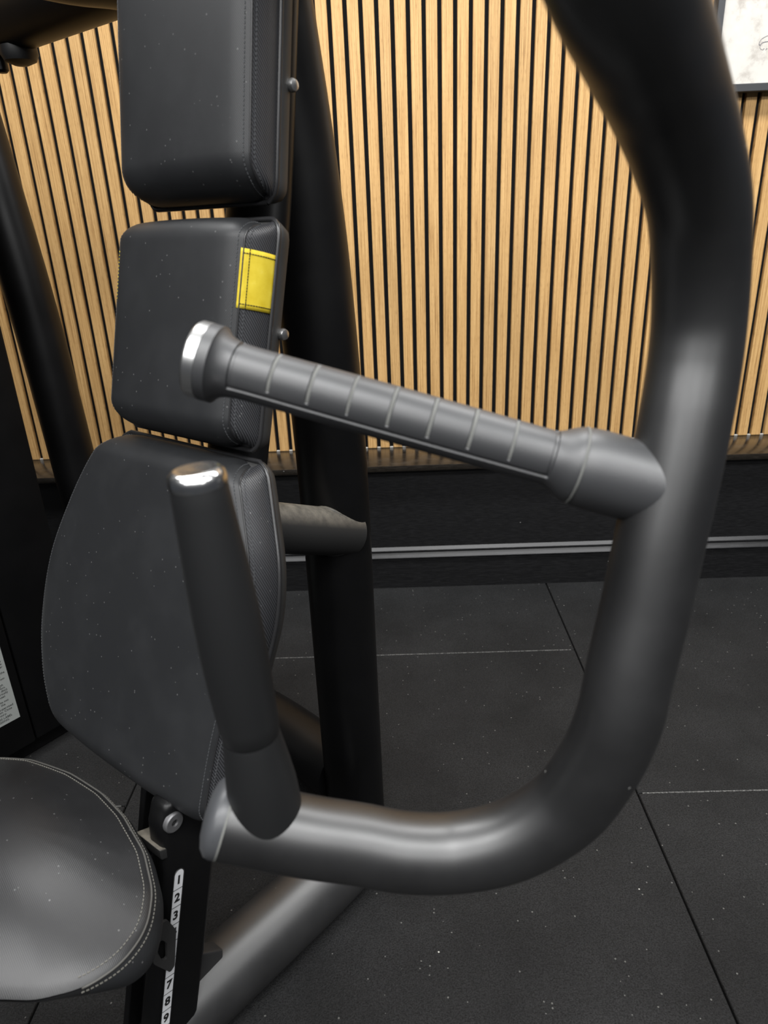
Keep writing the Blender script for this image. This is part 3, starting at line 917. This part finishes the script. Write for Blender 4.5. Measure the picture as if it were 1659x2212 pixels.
# seat carriage with its pointer plate
carr = plate('seat_carriage', [(0.475, 0.36), (0.545, 0.36), (0.545, 0.325), (0.515, 0.23), (0.497, 0.22), (0.470, 0.31)], 0.004, TP - 0.038, M['frame'], machine, 0.003)
def plate_with_hole(name, mat, parent):
    outer = round_poly([Vector(p) for p in ccw([(-0.468, 0.284), (-0.460, 0.258), (-0.472, 0.206), (-0.480, 0.206), (-0.496, 0.238), (-0.484, 0.288)])], 0.008, 5)
    inner = round_poly([Vector(p) for p in ccw([(-0.4815, 0.266), (-0.475, 0.252), (-0.4785, 0.228), (-0.4855, 0.232), (-0.4885, 0.250)])], 0.005, 5)
    bm = bmesh.new()
    def loop(pts): 
        vs = [bm.verts.new((0, p.x, p.y)) for p in pts]
        return [bm.edges.new((vs[i], vs[(i + 1) % len(vs)])) for i in range(len(vs))]
    e = loop(outer) + loop(inner)
    bmesh.ops.triangle_fill(bm, use_beauty=True, edges=e)
    g = bmesh.ops.extrude_face_region(bm, geom=bm.faces[:])
    for x in g['geom']:
        if isinstance(x, bmesh.types.BMVert): x.co.x += 0.004
    bmesh.ops.recalc_face_normals(bm, faces=bm.faces)
    me = bpy.data.meshes.new(name); bm.to_mesh(me); bm.free()
    me.transform(Matrix.Translation((TP + 0.004, 0.0, 0.0)))
    me.materials.append(mat)
    o = bpy.data.objects.new(name, me); col.objects.link(o); o.parent = parent
    return o
plate_with_hole('pointer_plate', M['shell'], carr)
plate('carriage_arm', [(0.484, 0.275), (0.498, 0.275), (0.500, 0.235), (0.488, 0.235)], TP - 0.04, TP + 0.006, M['frame'], carr, 0.001)
# gusset between post and floor tube
plate('base_gusset', [(0.46, 0.0), (0.425, 0.150), (0.385, 0.115), (0.40, 0.0)], 0.062, 0.085, M['foot'], machine, 0.003)

# press arm --------------------------------------------------------
arm_pts = [L(0.0, 0.30, 1.388), L(0.20, 0.32, 1.395), L(0.36, 0.40, 1.37), L(0.45, 0.50, 1.29), L(0.462, 0.545, 1.20), L(0.425, 0.560, 1.14), L(0.376, 0.5605, 1.115), L(0.336, 0.5595, 1.098), L(0.300, 0.5613, 1.075),
           L(0.272, 0.565, 1.045), L(0.257, 0.567, 1.010), L(0.252, 0.569, 0.975), L(0.257, 0.571, 0.945), L(0.270, 0.573, 0.910), L(0.285, 0.574, 0.870), L(0.300, 0.574, 0.830),
           L(0.315, 0.574, 0.785), L(0.330, 0.573, 0.742), L(0.340, 0.572, 0.705), L(0.347, 0.563, 0.665), L(0.359, 0.545, 0.622), L(0.382, 0.514, 0.590), L(0.407, 0.478, 0.576),
           L(0.434, 0.446, 0.580), L(0.456, 0.417, 0.590), L(0.479, 0.391, 0.601), L(0.501, 0.364, 0.613), L(0.520, 0.340, 0.624)]
arm = tube('press_arm', arm_pts, 0.030, M['arm'], machine, 10, 56)
arm['label'] = 'thick curved graphite press arm with two handles'
e0, e1 = L(0.501, 0.364, 0.613), L(0.522, 0.3375, 0.6255)
ax = (e1 - e0).normalized()
lathe('end_cap', e1 - ax * 0.003, ax, [(0, 0.0302), (0.004, 0.0302), (0.008, 0.029), (0.012, 0.024), (0.0145, 0.015), (0.0155, 0.001)], M['cap_grey'], arm, 48)
lathe('cap_seam', e1 - ax * 0.0045, ax, [(0, 0.0304), (0.0016, 0.0304)], M['groove'], arm, 48)

CAM_M = L(0.760, 0.695, 1.0416)
def grip_frame(tip, root):
    a = (root - tip).normalized(); ln = (root - tip).length
    return a, ln

# level handle
tip, root = L(0.4394, 0.2856, 0.9546), L(0.2870, 0.5755, 0.8630)
a, ln = grip_frame(tip, root)
mid = (tip + root) / 2
look = (CAM_M - mid).normalized() + Vector((0, 0, 0.55))
u = (look - a * look.dot(a)).normalized(); w = a.cross(u)
def smoothstep(x, lo, hi):
    t = min(1, max(0, (x - lo) / (hi - lo))); return t * t * (3 - 2 * t)
P0_, P1_, HALF = 0.026, 0.2535, 1.12       # panel extent along the grip and half angle
grooves = [0.026 + 0.0285 * (k + 1) for k in range(7)]
def grip_r(d):
    r = 0.0192
    if d < 0.0115: r = 0.0275 if d > 0.0032 else 0.0268
    elif d < 0.06: r += 0.0074 * math.exp(-(d - 0.0115) / 0.0062)
    if d > 0.250: r += 0.0075 * smoothstep(d, 0.252, 0.272)
    r += 0.0006 * math.sin(math.pi * min(1, max(0, (d - 0.02) / 0.235)))
    return r
nd, nt = 420, 144
verts, faces = [], []
for i in range(nd + 1):
    d = 0.002 + (0.2725 - 0.002) * i / nd
    for k in range(nt):
        th = -math.pi + 2 * math.pi * k / nt
        r = grip_r(d)
        at = abs(th)
        inside = (P0_ < d < P1_) and at < HALF
        edge = min(d - P0_, P1_ - d, (HALF - at) * r)
        if abs(edge) < 0.0014: r -= 0.0012
        elif inside:
            r -= 0.00005 * (1 + math.cos(th * 72))
            for g in grooves:
                if abs(d - g) < 0.0012 and at < HALF - 0.22: r -= 0.0008
        verts.append(tip + a * d + (u * math.cos(th) + w * math.sin(th)) * r)
for i in range(nd):
    for k in range(nt):
        k2 = (k + 1) % nt
        faces.append((i * nt + k, i * nt + k2, (i + 1) * nt + k2, (i + 1) * nt + k))
faces.append(tuple(range(nt))); faces.append(tuple(nd * nt + k for k in range(nt)))
grip = link('handle_grip', verts, faces, M['grip'], arm, True, 45)
grip['label'] = 'grooved rubber grip of the level handle'
def groove_strip(name, d, t0, t1, width=0.0022, lift=-0.00045):
    vv, ff = [], []
    n_ = 20
    for i in range(n_ + 1):
        th = t0 + (t1 - t0) * i / n_
        for dd in (-width / 2, width / 2):
            vv.append(tip + a * (d + dd) + (u * math.cos(th) + w * math.sin(th)) * (grip_r(d) + lift))
        for dd in (width / 2, -width / 2):
            vv.append(tip + a * (d + dd) + (u * math.cos(th) + w * math.sin(th)) * (grip_r(d) + lift - 0.0008))
    for i in range(n_):
        for j in range(4):
            ff.append((i * 4 + j, i * 4 + (j + 1) % 4, (i + 1) * 4 + (j + 1) % 4, (i + 1) * 4 + j))
    ff += [(0, 1, 2, 3), tuple(n_ * 4 + j for j in range(4))]
    return link(name, vv, ff, M['groove'], arm)
for g in grooves:
    groove_strip('grip_groove', g, -(HALF - 0.24), HALF - 0.24)
# chrome end button
lathe('grip_end_cap', tip + a * 0.003, -a, [(0, 0.0276), (0.0075, 0.0276), (0.0092, 0.0262), (0.0098, 0.0225), (0.0102, 0.0215), (0.0122, 0.012), (0.0126, 0.001)], M['chrome_soft'], arm, 48)
# collar between grip and arm
lathe('handle_collar', tip + a * 0.2725, a, [(0, 0.0250), (0.001, 0.0268), (0.004, 0.0276), (0.012, 0.0282), (0.030, 0.0282), (0.046, 0.0276), (0.060, 0.0272)], M['grip'], arm, 56)
lathe('collar_seam', tip + a * 0.2718, a, [(0, 0.0272), (0.0008, 0.0276), (0.0016, 0.0272)], M['groove'], arm, 56)

# upright handle
vb, vt = L(0.4985, 0.3655, 0.616), L(0.5085, 0.352, 0.9030)
va = (vt - vb).normalized(); vl = (vt - vb).length
lathe('handle_grip', vb, va, [(0.086, 0.0195), (0.088, 0.0208), (0.10, 0.0216), (0.13, 0.0226), (0.16, 0.0229), (0.19, 0.0225), (0.22, 0.0213), (0.25, 0.0196), (0.268, 0.0186), (vl - 0.008, 0.0180), (vl - 0.006, 0.0176)], M['grip_dark'], arm, 56)['label'] = 'smooth rubber grip of the upright handle'
lathe('grip_end_cap', vb + va * (vl - 0.008), va, [(0, 0.0182), (0.004, 0.0184), (0.008, 0.0176), (0.0105, 0.0150), (0.0112, 0.0125), (0.0108, 0.010), (0.0115, 0.001)], M['chrome'], arm, 48)
lathe('handle_collar', vb, va, [(-0.004, 0.0268), (0.02, 0.0268), (0.04, 0.0262), (0.058, 0.0243), (0.074, 0.0222), (0.082, 0.0212), (0.086, 0.0205)], M['grip_dark'], arm, 56)

# small scrap of crumpled paper lying in the seat channel
rs = random.Random(3)
bm = bmesh.new(); bmesh.ops.create_icosphere(bm, subdivisions=2, radius=0.012)
for q in bm.verts: q.co *= 0.75 + 0.5 * rs.random()
me = bpy.data.meshes.new('paper_scrap'); bm.to_mesh(me); bm.free(); me.materials.append(M['scrap'])
scrap = bpy.data.objects.new('paper_scrap', me); col.objects.link(scrap)
P = Matrix.Translation(ORIGIN) @ Matrix.Rotation(-A_M, 4, 'Z') @ L(0.525, 0.035, 0.0145)
scrap.location = P
tag(scrap, 'small crumpled grey paper scrap at the foot of the numbered seat post', 'paper scrap')
